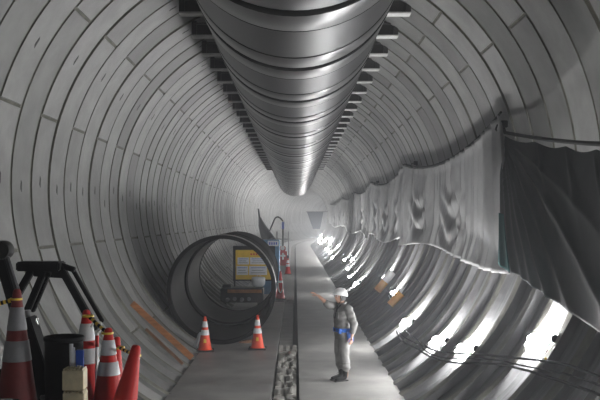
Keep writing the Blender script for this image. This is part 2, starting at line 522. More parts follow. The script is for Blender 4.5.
c = cone(h=.80, rb=.155, base=.42, sticker=True); c.location = (CX + (257.5 - VX) * 19.6 / FPX, 19.6, 0)
tag(c, 'orange traffic cone with two white bands standing alone before the lying pipe mouth', 'traffic cone', 'orange cones by the lying pipe')
c2 = dup(c); c2.location = (CX + (205 - VX) * 19.3 / FPX, 19.3, 0); c2.rotation_euler = (0, 0, .1)
tag(c2, 'orange traffic cone with two white bands beside the small grey cylinder', 'traffic cone', 'orange cones by the lying pipe')
mb = MB()
a = P(195.0, 347.5, 19.45); b = P(200.5, 333, 19.55); a.z = .03; b.z = .40
mb.tube([a, a + (b - a) * .86, a + (b - a) * .9, b], [.045, .045, .03, .03], M['reflect'], n=14)
tag(mb.build('canister'), 'small grey cylinder leaning between a cone and the lying pipe', 'cylinder')

# ------------------------------------------------------------------ plank on the left wall
def plank(pa, pb, w, t, m, name, label, lift=.05):
    A = on_wall(*pa, inset=lift); B = on_wall(*pb, inset=lift)
    mid = (A + B) / 2
    nrm = Vector((-mid.x, 0, TZ - mid.z)).normalized()
    mb = MB(); mb.bar(A, B, t, w, m, bev=.006, up=nrm)
    # bar(): first size lies along up x axis, second along the normal
    return tag(mb.build(name), label, 'plank', 'planks on the left wall')
plank((132, 303), (192, 358), .125, .05, M['wood'], 'wooden_plank', 'orange-brown wooden plank leaning on the curved left wall before the lying pipe', .14)
plank((146, 329), (183, 364), .06, .04, M['wooddark'], 'wooden_batten', 'thin dull brown batten lying below the orange-brown plank', .06)

# ------------------------------------------------------------------ far equipment on the left walkway
# signboard seen through the lying pipe
D = 31.6
root = empty('signboard', P(250, 300, D)); root.location.z = .07
def loc(px, py, d=D): return P(px, py, d) - root.location
mb = MB()
a, b = loc(233, 246), loc(275, 281)
mb.box(((a.x + b.x) / 2, .06, (a.z + b.z) / 2), (b.x - a.x, .05, a.z - b.z), M['black'], bev=.01); mb.build('frame', root)
a, b = loc(235.5, 250), loc(272, 279.5)
mb = MB(); mb.box(((a.x + b.x) / 2, .03, (a.z + b.z) / 2), (b.x - a.x, .02, a.z - b.z), M['yellow']); o = mb.build('board', root); o['label'] = 'yellow board'
for (x0, y0, x1, y1) in ((237.5, 257.5, 249, 264.5), (250, 257.5, 268, 264.5), (236.5, 266, 248, 275), (249, 266, 267, 275)):
    a, b = loc(x0, y0), loc(x1, y1)
    mb = MB(); mb.box(((a.x + b.x) / 2, .016, (a.z + b.z) / 2), (b.x - a.x, .012, a.z - b.z), M['paper'])
    for k in range(3):
        yk = a.z - (a.z - b.z) * (.2 + .28 * k)
        mb.box(((a.x + b.x) / 2 - .02 * (k % 2), .008, yk), ((b.x - a.x) * (.8 - .15 * (k % 2)), .006, .022), M['blue'] if k == 0 else M['greyend'])
    o = mb.build('notice', root); o['label'] = 'white printed notice'
a, b = loc(246, 253), loc(262, 255.5)
mb = MB()
for k in range(5): mb.box((a.x + .1 * k + .2, .016, (a.z + b.z) / 2), (.06, .01, .07), M['red'])
mb.build('lettering', root)
for px in (234.5, 272):
    p = loc(px, 281); mb = MB(); mb.bar((p.x, .06, 0), (p.x, .06, p.z + .1), .06, .06, M['black']); mb.build('leg', root)
tag(root, 'yellow signboard with white notices in a black frame seen through the lying pipe', 'signboard')

# low dark machine in front of it
root = empty('generator', P(243, 303, 29.6)); root.location.z = 0; root.location.y = 29.4
mb = MB(); mb.box((0, 0, .42), (1.5, .9, .5), M['equip'], bev=.03); mb.build('housing', root)
mb = MB(); mb.box((.1, -.46, .57), (1.2, .03, .12), M['equiporange']); o = mb.build('trim_band', root); o['label'] = 'rusty orange band'
for sx in (-.6, .6):
    mb = MB(); mb.bar((sx, -.45, .09), (sx, .45, .09), .12, .18, M['equip']); mb.build('skid', root)
for k in range(4):
    mb = MB(); mb.tube([(-.5 + k * .25, -.5, .25 + .05 * (k % 2)), (-.5 + k * .25, -.44, .3)], .07, M['greyend'], n=12); mb.build('coupling', root)
mb = MB(); mb.box((-.55, 0, .72), (.3, .5, .12), M['equip'], bev=.02); mb.build('air_filter', root)
tag(root, 'low dark generator with a rusty band in front of the signboard', 'generator')

# white sack on it
mb = MB()
b_ = bmesh.new(); bmesh.ops.create_uvsphere(b_, u_segments=20, v_segments=12, radius=1)
for v in b_.verts:
    x, y, z = v.co
    s = lambda q: math.copysign(abs(q) ** .6, q)
    k = random.Random(int(x * 97 + z * 31)).uniform(-.03, .03)
    v.co = Vector((s(x) * .25 * (1 + k), s(y) * .16, s(z) * .18 + .05 * x * x))
mb.merge(b_, M['paper'], True)
mb.tube([(-.07, 0, .17), (0, 0, .27), (.1, 0, .19)], .012, M['paper'], n=6)
o = mb.build('white_sack'); o.location = (P(259, 280, 29.4).x - .02, 29.35, .67 + .2)
tag(o, 'white sack lying on the dark generator', 'sack')

# blue cabinet
D = 33.5
p0, p1 = P(262, 240, D), P(279.5, 240, D)
root = empty('blue_cabinet', ((p0.x + p1.x) / 2, D, .07))
W, H = p1.x - p0.x, p0.z - .07
mb = MB(); mb.box((0, .4, H / 2), (W, .8, H), M['bluebox'], bev=.02); mb.build('body', root)
mb = MB(); mb.box((.02, -.012, H * .48), (W * .86, .03, H * .84), M['bluebox'], bev=.01)
d_ = mb.build('door', root)
mb = MB(); mb.tube([(W * .36, -.05, H * .45), (W * .36, -.05, H * .52)], .015, M['chrome'], n=8); mb.build('handle', d_)
mb = MB(); mb.box((.1, -.035, H - .14), (W * .62, .02, .22), M['paper'], bev=.006)
for k in range(4): mb.box((-.04 + k * .09, -.048, H - .14), (.05, .006, .10), M['blue'])
o = mb.build('sign_plate', root); o['label'] = 'white sign plate with blue marks'
tag(root, 'blue cabinet with a small white sign behind the lying pipe', 'cabinet')

# red cones with white chain marks beside the pipe
def marked_cone(px, ytop, ybase, d, label):
    c = cone(h=(ybase - ytop) * d / FPX, rb=.16, base=.42, cm=M['red'], bands=False)
    hh = (ybase - ytop) * d / FPX
    mb = MB()
    rr_ = lambda z: .16 + (.028 - .16) * (z - .036) / (hh - .036) + .012
    pts = []
    for t in range(9):
        a = R_(-150 + 120 * (t / 8)); z = hh * (.58 - .34 * math.sin(PI * t / 8))
        pts.append(Vector((rr_(z) * math.cos(a), rr_(z) * math.sin(a), z)))
    mb.tube(pts, .018, M['white'], n=8)
    mb.lathe([(rr_(hh * .6), hh * .58), (rr_(hh * .66), hh * .66)], M['white'], n=20)
    o = mb.build('chain_loop', c); o['label'] = 'white looped chain'
    p = P(px, ybase, d); c.location = (p.x, d, p.z)
    return tag(c, label, 'traffic cone', 'red cones beside the lying pipe')
zc = FPX * (CZ - .07)
marked_cone(280.5, 272, VY + zc / 30.9 , 30.9 + .45, 'red traffic cone with white loop, the taller at the platform edge beside the lying pipe').location.z = .07
marked_cone(274.5, 279, VY + zc / 31.2, 31.85, 'red traffic cone with white loop, half hidden by the lying pipe rim').location.z = .07
# fire extinguisher stand further back
D = 52.0
root = empty('extinguisher_box', (P(283, 262, D).x, D, .07))
mb = MB(); mb.box((0, 0, .62), (.5, .32, .9), M['red'], bev=.03); mb.build('box', root)
mb = MB(); mb.box((0, -.165, .75), (.12, .012, .42), M['white']); mb.box((0, -.166, .78), (.3, .012, .12), M['white']); o = mb.build('marking', root); o['label'] = 'white marking'
for sx in (-.2, .2):
    mb = MB(); mb.bar((sx, 0, 0), (sx, 0, .2), .06, .2, M['black']); mb.build('leg', root)
mb = MB(); mb.box((-.02, 0, 1.22), (.36, .2, .3), M['red'], bev=.04); o = mb.build('bell_box', root)
mb = MB(); mb.lathe([(.02, 0), (.12, .01), (.13, .06), (.02, .09)], M['white'], n=20, axis='Y', o=(-.02, -.2, 1.25)); mb.build('bell', root)
tag(root, 'red fire extinguisher box with white marking beyond the blue cabinet', 'extinguisher box')
c = cone(h=.9, rb=.17, base=.42, cm=M['red'], bands=True); c.location = (P(286, 262, 50).x + .15, 46.0, .07)
tag(c, 'small red traffic cone with white bands standing before the extinguisher box', 'traffic cone')

# pump stand with hose
D = 56.0
root = empty('hose_stand', (P(283, 262, D).x, D, .07))
zt = P(283, 222, D).z - .07
mb = MB(); mb.tube([(0, 0, 0), (0, 0, zt)], .05, M['equip'], n=10); mb.build('mast', root)
mb = MB(); mb.bar((-.45, 0, zt * .6), (.45, 0, zt * .6), .08, .08, M['greyend']); mb.build('crossbar', root)
for sx in (-.4, .38):
    mb = MB(); mb.tube([(sx, 0, 0), (sx, 0, zt * .78)], .04, M['greyend'], n=8); mb.build('post', root)
mb = MB(); mb.box((0, -.02, zt * .92), (.16, .14, .5), M['blue'], bev=.02); o = mb.build('control_box', root); o['label'] = 'blue control box'
mb = MB(); mb.box((0, 0, .35), (.8, .4, .6), M['equip'], bev=.04); mb.build('pump_body', root)
pts = []
for t in range(17):
    u = t / 16
    px = 283 + (267 - 283) * u; py = 221 - 4 * math.sin(PI * min(1, u * 1.5)) + 24 * max(0, u - .45) ** 1.6 * 1.9
    pts.append(P(px, py, D) - root.location)
mb = MB(); mb.tube(pts, .05, M['cable'], n=8); mb.build('hose', root)
tag(root, 'pump stand with a thick black hose arching from its mast', 'pump stand')
# dark curved trough/duct rising along left wall
mb = MB()
pts = [P(258.5, 209, 58), P(259.5, 217, 57.5), P(262, 226, 57), P(266, 235, 56), P(271, 243, 55)]
mb.tube(pts, [.05, .08, .25, .38, .42], M['darksheet'], n=10)
tag(mb.build('air_duct'), 'dark tapering duct curving up the left wall behind the pump stand', 'duct')
# grey sheet screen at the far right
A = P(307, 212, 94); B = P(323.5, 212, 94); Dn = P(320, 229, 94); En = P(313, 229, 94)
b_ = bmesh.new()
f0 = [b_.verts.new(v) for v in (A, B, Dn, En)]; f1 = [b_.verts.new(v + Vector((0, .06, 0))) for v in (A, B, Dn, En)]
b_.faces.new(f0); b_.faces.new(f1[::-1])
for q in range(4): b_.faces.new([f0[q], f1[q], f1[(q + 1) % 4], f0[(q + 1) % 4]])
mb = MB(); mb.merge(b_, M['darksheet'])
mb.tube([A + Vector((-.1, 0, .03)), B + Vector((.5, 0, .03))], .04, M['rope'], n=6)
tag(mb.build('screen_sheet'), 'dark grey screen sheet hanging at the far end of the tunnel', 'sheet')


# ------------------------------------------------------------------ work lamps on the right wall
def ring_mid(y):
    return Y0 + (math.floor((y - Y0) / RW) + .5) * RW

def lamp(px, py, y=None, ln=.86, tilt=.16, z=None, shade=False, tm=None):
    """Tube lamp lying along the skin plate of one ring, just clear of it."""
    if y is None: y = ring_mid(on_wall(px, py).y)
    if z is None: z = CZ + (VY - py) * y / FPX
    RP = TR + .15
    th = -math.acos(min(1, max(-1, 0))) if False else math.asin((z - TZ) / TR)
    n = Vector((-math.cos(th), 0, -math.sin(th)))
    up = Vector((-math.sin(th), 0, math.cos(th)))
    c = Vector((RP * math.cos(th) + bend(y), y, TZ + RP * math.sin(th)))
    root = empty('work_lamp', c)
    d = Vector((0, -1, 0)) * math.cos(tilt) + up * math.sin(tilt)      # the end nearer the camera sits a little higher
    o_ = n * .185
    s, e = o_ - d * ln * .5, o_ + d * ln * .5
    mb = MB(); mb.tube([s, s + d * .01, e - d * .01, e], [.02, .03, .03, .02], tm or M['tube'], n=14); o = mb.build('tube', root); o['label'] = 'glowing white tube'
    for q in (s - d * .035, e):
        mb = MB(); mb.tube([q, q + d * .035], .052, M['black'], n=14); mb.build('end_cap', root)
    mb = MB()
    for k in range(5):                                   # wire guard hoops
        q = s + (e - s) * (.06 + .22 * k)
        mb.tube([q + (up * math.cos(t) + n * math.sin(t)) * .055 for t in [PI * (-.15 + 1.3 * w / 8) for w in range(9)]], .004, M['wire'], n=5)
    for t in (.15, .5, .85):
        v = (up * math.cos(PI * t) + n * math.sin(PI * t)) * .055
        mb.tube([s + v, e + v], .004, M['wire'], n=5)
    mb.build('wire_guard', root)
    if shade:  # board added to keep this lamp's light off the floor
        mb = MB(); rot_ = Matrix((up, Vector((0, 1, 0)), n)).transposed()
        mb.box(-up * .13 + n * .19, (.012, .84, .34), M['greyend'], rot_, .003); o = mb.build('added_shade_board', root); o['label'] = 'added grey board shading the floor from the tube'
    foot = -up * .34 + d * .08
    mb = MB()
    mb.tube([s, s - up * .12 + n * .02, s.lerp(foot, .8) + n * .05, foot + n * .02], .012, M['wire'], n=8)
    mb.tube([e, e - up * .1 + n * .02, e.lerp(foot, .85) + n * .05, foot + n * .02], .012, M['wire'], n=8)
    mb.tube([(s + e) * .5 - n * .03, (s + e) * .5 - n * .18], .02, M['wire'], n=8)
    mb.build('bracket', root)
    mb = MB(); rot_ = Matrix((up, Vector((0, 1, 0)), n)).transposed()
    mb.box(foot + n * .012, (.10, .24, .024), M['black'], rot_, .006); mb.build('base_plate', root)
    return root

LAMPS = [(541, 340), (467, 349), (434, 341), (407, 322), (399, 293), (388, 277), (359, 283), (351, 277), (350, 269), (354, 259), (345, 260),
         (334, 257), (339, 246), (327, 249), (331, 240), (325, 239.5), (319.5, 239), (321, 235.5), (318, 236.5), (316.5, 235)]
# unseen lamps added nearer the camera
NEAR = []
for i, (x, y) in enumerate(LAMPS):
    r = lamp(x, y, shade=i in (4, 5, 7, 8, 10))
    tag(r, '%s glowing tube work lamp from the near end on the lower right wall' % ordinal(i), 'work lamp', 'tube work lamps along the right wall')
FAR_EXTRA = [(d, .95 + .35 * math.sin(d)) for d in range(62, 168, 5)]  # extra lamps added down the tunnel to brighten the distant haze
for k, (d, z) in enumerate(FAR_EXTRA):
    r = lamp(0, 0, ring_mid(d), z=z, ln=.55, tm=M['tubefar'])
    tag(r, 'tiny bright lamp added to the far lamp cluster, %s from its near end' % ordinal(k), 'work lamp', 'lamps added to the far cluster')
for d, w_ in ((7.6, 'farther'),):  # unseen lamp added to light the near cones and tarpaulin
    r = lamp(0, 0, ring_mid(d), z=1.15)
    tag(r, 'added unseen work lamp below the dark nearest tarpaulin, just beyond the photo edge', 'work lamp', 'tube work lamps along the right wall')
r = lamp(0, 0, ring_mid(1.0), z=1.3)  # unseen lamp added to light the near things from the camera side
tag(r, 'added unseen work lamp on the right wall beside the camera end of the tunnel', 'work lamp', 'tube work lamps along the right wall')
# yellow tag at the first lamp
mb = MB(); p = on_wall(548, 361, .0)
mb.box((0, 0, 0), (.11, .03, .055), M['yellow'], Euler((0, R_(28), 0)).to_matrix(), .006)
mb.tube([(-.05, 0, .02), (-.09, 0, .10)], .004, M['wire'], n=5)
o = mb.build('cable_tag'); o.location = p
tag(o, 'small yellow cable tag below the first large lamp', 'tag')
# supply cables draped along the wall between the lamps
lp = sorted([(on_wall(x, y).y, math.atan2(on_wall(x, y).z - TZ, on_wall(x, y).x)) for x, y in LAMPS[:12]])
def lamp_th(y):
    if y <= lp[0][0]: return lp[0][1] + (lp[0][0] - y) * .012
    for (a, ta), (b, tb) in zip(lp, lp[1:]):
        if a <= y <= b: return ta + (tb - ta) * (y - a) / max(.01, b - a)
    return lp[-1][1]
for ci, (dz, amp) in enumerate(((-.22, .02), (-.32, .03), (-.40, .02))):
    pts = []
    for k in range(0, 40):
        y = 8 + k * .3
        th = sum(lamp_th(y + q) for q in (-1.5, -.5, .5, 1.5)) / 4 + (dz + amp * math.sin(y * 1.5 + ci)) / TR
        r = TR - .04
        pts.append((r * math.cos(th), y, TZ + r * math.sin(th)))
    mb = MB(); mb.tube(pts, (.018, .012, .018)[ci], M['cable'], n=6)
    tag(mb.build('supply_cable'), ['upper', 'middle', 'lower'][ci] + ' black supply cable running below the lamps on the right wall', 'cable', 'supply cables on the right wall')

# orange rolled sheets by the lamps
A = on_wall(377, 291, .14); B = on_wall(391, 271, .14); B.y = A.y
mb = MB(); mb.tube([A, A + (B - A) * .04, A + (B - A) * .5], [.10, .13, .13], M['orangeplastic'], n=16); mb.tube([A + (B - A) * .5, A + (B - A) * .96, B], [.13, .13, .10], M['white'], n=16)
tag(mb.build('orange_drum'), 'long orange and white roll strapped to the right wall between lamps', 'roll')
A = on_wall(390, 305, .12); B = on_wall(398, 291, .12); B.y = A.y
mb = MB(); mb.tube([A, B], [.10, .12], M['orangeplastic'], n=14)
for k in range(5):
    mb.tube([B, B + Vector((-.1 + .07 * k, 0, .32 - .03 * abs(k - 2)))], [.02, .006], M['white'], n=5)
tag(mb.build('brush_bundle'), 'short orange bundle with white bristles under a lamp', 'bundle')

# ------------------------------------------------------------------ tarpaulins
def rope_z(y, hooks):
    for (a, za), (b, zb) in zip(hooks, hooks[1:]):
        if a <= y <= b or a >= y >= b:
            t = (y - a) / (b - a)
            return za + (zb - za) * t, t
    return (hooks[0][1], 0.0) if abs(y - hooks[0][0]) < abs(y - hooks[-1][0]) else (hooks[-1][1], 1.0)

def wall_x(z, inset): return math.sqrt((TR - inset) ** 2 - (z - TZ) ** 2)

def tarp(ya, yb, zt0, zt1, sag, zb0, zb1, bsag, seed, label, mname='tarp', nf=9, shear=0.0):
    rr = random.Random(seed)
    f = [(rr.uniform(.6, 1.3), rr.uniform(0, 6.28), rr.uniform(.5, 1)) for _ in range(4)]
    swags = [(.2 + rr.uniform(-.04, .04), .10, 0), (.52 + rr.uniform(-.05, .05), .13, 1.5), (.83 + rr.uniform(-.04, .04), .09, 3)]
    if ya < 20: swags = [(.40, .13, 0), (.78, .16, 2)]
    def fn(u, v):
        y = ya + (yb - ya) * u - shear * v * (1 - u) ** 3
        zt = zt0 + (zt1 - zt0) * u - sag * 4 * u * (1 - u)
        zb = zb0 + (zb1 - zb0) * u + bsag * math.sin(PI * u * 2 + seed) * .5
        z = zt + (zb - zt) * v
        x = min(wall_x(zt, .10), wall_x(z, .14)) - .06 * v
        hang = 0.0
        # pleats gathered at the rope, opening into swags below
        ph = u * nf * 2 * PI
        w_ = ph + 1.1 * math.sin(ph * .37 + seed) + .5 * v
        pl = (.16 * (.6 - abs(math.sin(w_ * .5)) ** .8) * (1 + .6 * math.sin(ph * .13 + seed)) + .03 * math.sin(ph * .31 + seed * 2 + 1.5 * v) + .012 * math.sin(ph * 4.1 + seed)) * (.55 + .9 * v * (1.2 - v))
        dist = min(u, 1 - u)
        # swags: U shaped folds centred mid-span
        sw = 0.0
        for uc, wd, ph0 in swags:
            t = (u - uc) / wd
            if abs(t) < 1:
                sw += .048 * math.sin(21 * (v - .42 * (1 - t * t)) + ph0) * (1 - t * t) ** .6 * max(0, min(1, (v - .25) / .2)) * max(0, min(1, (1.02 - v) / .2))
                pl *= 1 - .75 * (1 - t * t) * max(0, min(1, (v - .2) / .3))
        x += -.08 - pl - sw
        y += .05 * math.sin(ph * .5 + 3 * v + seed)
        return Vector((x, y, z))
    mb = MB(); mb.grid(fn, int(abs(yb - ya) * (26 if ya < 40 else 16)), 40 if ya < 40 else 24, M[mname])
    o = mb.build('tarpaulin', fixn=False)
    md = o.modifiers.new('thick', 'SOLIDIFY'); md.thickness = .006
    tag(o, label, 'tarpaulin', 'grey tarpaulins along the right wall')
    # rope
    pts = []
    for k in range(25):
        u = k / 24; y = ya + (yb - ya) * u
        zt = zt0 + (zt1 - zt0) * u - sag * 4 * u * (1 - u)
        pts.append((wall_x(zt, .10) - .08, y, zt + .04))
    mb = MB(); mb.tube(pts, .022, M['rope'], n=6)
    return o, mb.build('tarpaulin_rope')

spans = [(14.35, 27.0, 4.86, 4.83, .40, 2.25, 2.32, -.22, 1, 'first grey pleated tarpaulin beyond the dark one on the right wall', 'first'),
         (27.3, 38.8, 4.83, 4.80, .33, 2.35, 2.28, .28, 2, 'second grey tarpaulin with deep swags beyond the dark one on the right wall', 'second'),
         (39.1, 50.7, 4.80, 4.76, .28, 2.28, 2.40, .28, 5, 'third grey tarpaulin beyond the dark one on the right wall', 'third'),
         (51.0, 62.7, 4.76, 4.75, .28, 2.40, 2.54, .28, 3, 'fourth grey tarpaulin beyond the dark one on the right wall', 'fourth'),
         (63.0, 85, 4.75, 4.75, .28, 2.54, 2.64, .28, 8, 'farthest grey tarpaulin on the right wall', 'farthest')]
for s in spans:
    o, rp = tarp(*s[:10], nf=24, shear=.9 if s[0] < 20 else 0)
    tag(rp, 'sagging black rope holding up the %s grey tarpaulin on the right wall' % s[10], 'rope', 'ropes along the right wall')

# the near dark tarpaulin, pulled out from the wall towards the camera
def top_edge(t):
    px = 505 + (612 - 505) * t; d = 14.5 + (8.0 - 14.5) * t
    py = 136 + 14.5 * t + 2.0 * math.sin(PI * t)
    return P(px, py, d)
def bot_edge(t):
    px = 499 + (612 - 499) * t; d = 13.7 + (7.3 - 13.7) * t ** .9
    py = 262 + 79 * t ** 1.05
    return P(px, py, d)
def near_fn(u, v):
    a, b = top_edge(u), bot_edge(u)
    p = a + (b - a) * v
    # folds fan out from the hook at the upper far corner
    ang = math.atan2(v * 1.0, u + .015)
    rad = math.sqrt(u * u + v * v)
    pl = 0.0
    for a0, am, wd in ((1.50, .05, .03), (1.42, .06, .035), (1.33, .05, .03), (1.24, .07, .04), (1.13, .09, .035), (.98, .05, .05), (.72, .07, .05), (.45, .05, .06)):
        pl += 1.5 * am * math.exp(-abs((ang - a0 - .10 * v * (1 - v)) / wd) ** 1.3) * min(1, rad * 3) * (1 - .35 * u)
    for u0 in (.30, .56, .82):
        a2 = math.atan2(u - u0, v + .03)
        pl += .07 * math.exp(-abs((a2 - .30) / .10) ** 1.4) * min(1, v * 6) * math.exp(-v * 2.6)
    pl += .012 * math.sin(u * 27 + v * 6) * (1 - u)
    scal = -.05 * abs(math.sin(u * 3.5 * PI)) * (1 - v) ** 4
    return p + Vector((-pl * .8, -pl * .75, scal))
mb = MB(); mb.grid(near_fn, 150, 70, M['tarpdark']); o = mb.build('tarpaulin', fixn=False)
md = o.modifiers.new('thick', 'SOLIDIFY'); md.thickness = .006
tag(o, 'dark green-black tarpaulin hanging nearest, its lower edge slanting down to the lamps', 'tarpaulin')
def teal_fn(u, v):
    vv = .62 + .385 * v; uu = (.01 + .13 * u * (.4 + .6 * v))
    return near_fn(uu, vv) + Vector((-.03, -.03, 0))
mb = MB(); mb.grid(teal_fn, 24, 24, M['tealcloth']); e_ = mb.build('teal_edging', o, fixn=False)
e_['label'] = 'teal strip at the lower far corner'; e_.modifiers.new('thick', 'SOLIDIFY').thickness = .006
pts = [top_edge(t / 20) + Vector((0, 0, .06)) for t in range(21)]
mb = MB(); mb.tube([P(502, 124, 15.4)] + pts, .03, M['rope'], n=6)
tag(mb.build('tarpaulin_rope'), 'black rope along the top of the dark nearest tarpaulin', 'rope', 'ropes along the right wall')
# hooks
for i, (px, py) in enumerate(((503, 124), (415, 163), (377, 182))):
    p = on_wall(px, py, .1)
    mb = MB(); mb.box((.02, 0, .0), (.12, .08, .12), M['black'], bev=.01); mb.tube([(-.03, 0, 0), (-.1, 0, -.02), (-.13, 0, -.1), (-.08, 0, -.14)], .018, M['black'], n=8)
    o = mb.build('rope_hook'); o.location = p
    tag(o, 'black hook holding the tarpaulin rope, %s from the near end' % ordinal(i), 'hook', 'rope hooks on the right wall')

# ------------------------------------------------------------------ near left: deck, cones, black machine
DK = 1.36
root = empty('equipment_deck', (-2.2, 6.6, 0))
mb = MB(); mb.box((0, 0, DK - .05), (2.1, 2.2, .1), M['deck'], bev=.01); mb.build('deck_plate', root)
for sx in (-.95, .95):
    for sy in (-1, 1):
        z0 = 0.0 if sx > 0 else TZ - math.sqrt(max(.1, (TR - .06) ** 2 - (-2.2 + sx) ** 2))
        mb = MB(); mb.bar((sx, sy, z0), (sx, sy, DK - .1), .1, .1, M['deck']); mb.build('leg', root)
tag(root, 'dark steel deck carrying the near cones and the black machine', 'deck')

S = 112.0; ND = 7.4
def N(px, py, d=ND): return P(px, py, d)
def near_cone(px, ytop, d, rb, label, cm=None, bands=True, rt=.03, tilt=0, base=.3, bandm=None):
    top = N(px, ytop, d); h = top.z - DK
    c = cone(h=h, rb=rb, base=base, cm=cm, bands=bands, rt=rt, bandm=bandm)
    c.location = (top.x, d, DK)
    if tilt:
        c.rotation_euler = (0, tilt, 0)
        c.location.x -= math.sin(tilt) * h
        c.location.z += base / 2 * abs(math.sin(tilt))
    return tag(c, label, 'traffic cone', 'cones on the near deck')
near_cone(17, 289, 6.9, .18, 'tall red cone with grey bands in shade-darkened colours beside the black machine at the photo edge', M['shadedred'], bandm=M['shadedband'])
near_cone(86.5, 310, 7.38, .17, 'orange-red cone with grey bands standing behind the cream spacers', M['red'])
near_cone(108.5, 328, 7.1, .145, 'orange-red cone with two grey bands in the middle of the cone cluster', M['red'])
near_cone(117, 337, 7.45, .07, 'slim plain red cone just behind the middle banded cone', M['red'], False, rt=.028, base=.2)
near_cone(136.5, 347.5, 6.78, .115, 'plain red cone leaning over at the end of the cone cluster', M['red'], False, tilt=.2, base=.3, rt=.035)

def striped_bar(a, b, r, label, n=9):
    root = empty('cone_bar', a)
    a, b = Vector(a), Vector(b); d = b - a
    mb = MB()
    for k in range(n):
        mb.tube([d * (k / n), d * ((k + 1) / n)], r, M['yellow'] if k % 2 == 0 else M['black'], n=10)
    mb.build('bar', root)
    for p in (Vector((0, 0, 0)), d):
        mb = MB(); mb.lathe([(.042, -.008), (.052, -.008), (.052, .008), (.042, .008)], M['yellow'], n=18, closed=True, o=p); mb.build('loop', root)
    return tag(root, label, 'cone bar', 'striped cone bars')
striped_bar(N(88, 316, 7.3), N(107.5, 333, 7.08), .016, 'yellow and black bar linking the two banded cones')
striped_bar(N(119, 347.5, 7.4), N(135, 355.5, 6.80), .014, 'yellow and black bar linking the slim red cone to the leaning cone')
striped_bar(N(-6, 305, 6.9), N(16, 299, 6.9), .018, 'dull yellow bar on the tall dark cone at the photo edge')

# white hook pole hanging between the cones
mb = MB()
b0 = N(96.5, 376, 7.25); t0 = N(97, 333, 7.25); b0.z = DK
mb.tube([b0, t0], .014, M['white'], n=8)
mb.tube([t0 + Vector((0, 0, -.12)), t0 + Vector((0, 0, -.02))], .017, M['red'], n=8)
mb.tube([t0, t0 + Vector((.04, 0, .04)), t0 + Vector((.03, 0, .09)), t0 + Vector((-.03, 0, .1)), t0 + Vector((-.05, 0, .05))], .012, M['white'], n=8)
tag(mb.build('hook_pole'), 'white hooked pole standing between the two banded cones', 'pole')

# cream notched spacers, stacked two high
for k in range(3):
    zt = N(75, 369, 6.6).z; h = .155
    z = zt - .178 * (k + 1) + .02
    if k == 2: z = DK; h = max(.03, zt - .336 - DK - .025)
    mb = MB(); w = .165
    mb.box((0, 0, h / 2), (w, .14, h), M['cream'], bev=.004)
    for q in range(6):
        mb.box((-w / 2 + (q + .5) * w / 6, 0, h + .006), (w / 11, .14, .018), M['cream'], bev=.002)
    o = mb.build('plastic_spacer'); p = N(75, 380, 6.6); o.location = (p.x + .004 * k, 6.6, z)
    tag(o, ['cream notched plastic spacer, topmost of its stack beside the cones', 'cream notched plastic spacer, middle of its stack beside the cones', 'cream notched plastic spacer at the bottom of its stack'][k], 'spacer', 'cream spacers')

# black barrel behind with rolled papers and a blue folder in it
p = N(64, 340, 7.0)
root = empty('black_bin', (p.x, 7.0, DK))
hh = N(66, 337, 7.0).z - DK
mb = MB(); mb.lathe([(.02, 0), (.15, 0), (.158, hh * .5), (.16, hh - .04), (.15, hh), (.135, hh - .01), (.13, .1)], M['black'], n=32); mb.build('body', root)
mb = MB(); mb.lathe([(.16, hh - .03), (.168, hh - .02), (.168, hh), (.16, hh + .008), (.145, hh)], M['black'], n=32); mb.build('rim', root)
tag(root, 'black open bin behind the cream spacers', 'bin')
p = N(75.5, 370, 6.76)
mb = MB()
for k in range(3):
    mb.tube([(.012 * k - .02, .01 * k, 0), (.012 * k - .035, .01 * k, N(75, 344, 6.76).z - DK - .03 * k)], .016, M['paper'], n=10)
o = mb.build('paper_roll'); o.location = (p.x, 6.76, DK)
tag(o, 'rolled white drawings standing behind the cream spacers', 'paper roll')
p = N(80, 370, 6.77)
mb = MB(); h = N(80, 350, 6.77).z - DK
mb.box((0, 0, h / 2), (.06, .04, h), M['blue'], bev=.004); mb.box((0, -.021, h * .75), (.035, .004, h * .1), M['paper'])
o = mb.build('blue_binder'); o.location = (p.x, 6.77, DK)
tag(o, 'blue binder standing beside the rolled white drawings', 'binder')
# rounded dark bag in the corner
b_ = bmesh.new(); bmesh.ops.create_uvsphere(b_, u_segments=24, v_segments=14, radius=1)
for v in b_.verts:
    x, y, z = v.co; k = .05 * math.sin(7 * x + 5 * z) * math.sin(6 * y + 1)
    v.co = Vector((x * (.14 + k * .3), y * .14, (z * .5 + .5) * .31 * (1 + k)))
mb = MB(); mb.merge(b_, M['black'], True)
mb.tube([(-.06, -.08, .27), (-.03, -.1, .32), (.05, -.1, .325), (.08, -.08, .28)], .012, M['chrome'], n=8)
o = mb.build('tool_bag'); o.location = (N(9, 400, 6.3).x, 6.3, DK)
tag(o, 'rounded dark tool bag with a pale handle in the lower corner', 'bag')

# black machine: top bar, paired struts, outrigger beam, hydraulic rams
root = empty('folding_boom', (N(45, 400, 7.7).x, 7.5, DK))
def q(px, py, d=7.6): return P(px, py, d) - root.location
def part(name, pts, w, h, m='black', label=None, d=7.6):
    mb = MB(); mb.bar(q(*pts[0], d), q(*pts[1], d), w, h, M[m], bev=.008, up=Vector((0, 1, 0)))
    o = mb.build(name, root)
    if label: o['label'] = label
    return o
mb = MB(); a, b = q(19.5, 266), q(62.5, 266); mb.box((a + b) / 2, (b.x - a.x, .22, .085), M['black'], bev=.012); mb.build('top_bar', root)
part('strut', [(33, 268), (17, 296)], .06, .075)
part('strut', [(45, 270), (27, 312)], .06, .08)
part('strut', [(50, 272), (33, 312)], .03, .05, d=7.5)
part('link_arm', [(34, 273), (66, 275)], .06, .06)
part('strut', [(60, 266), (96, 330)], .06, .085)
part('strut', [(72, 268), (103, 322)], .035, .05, d=7.7)
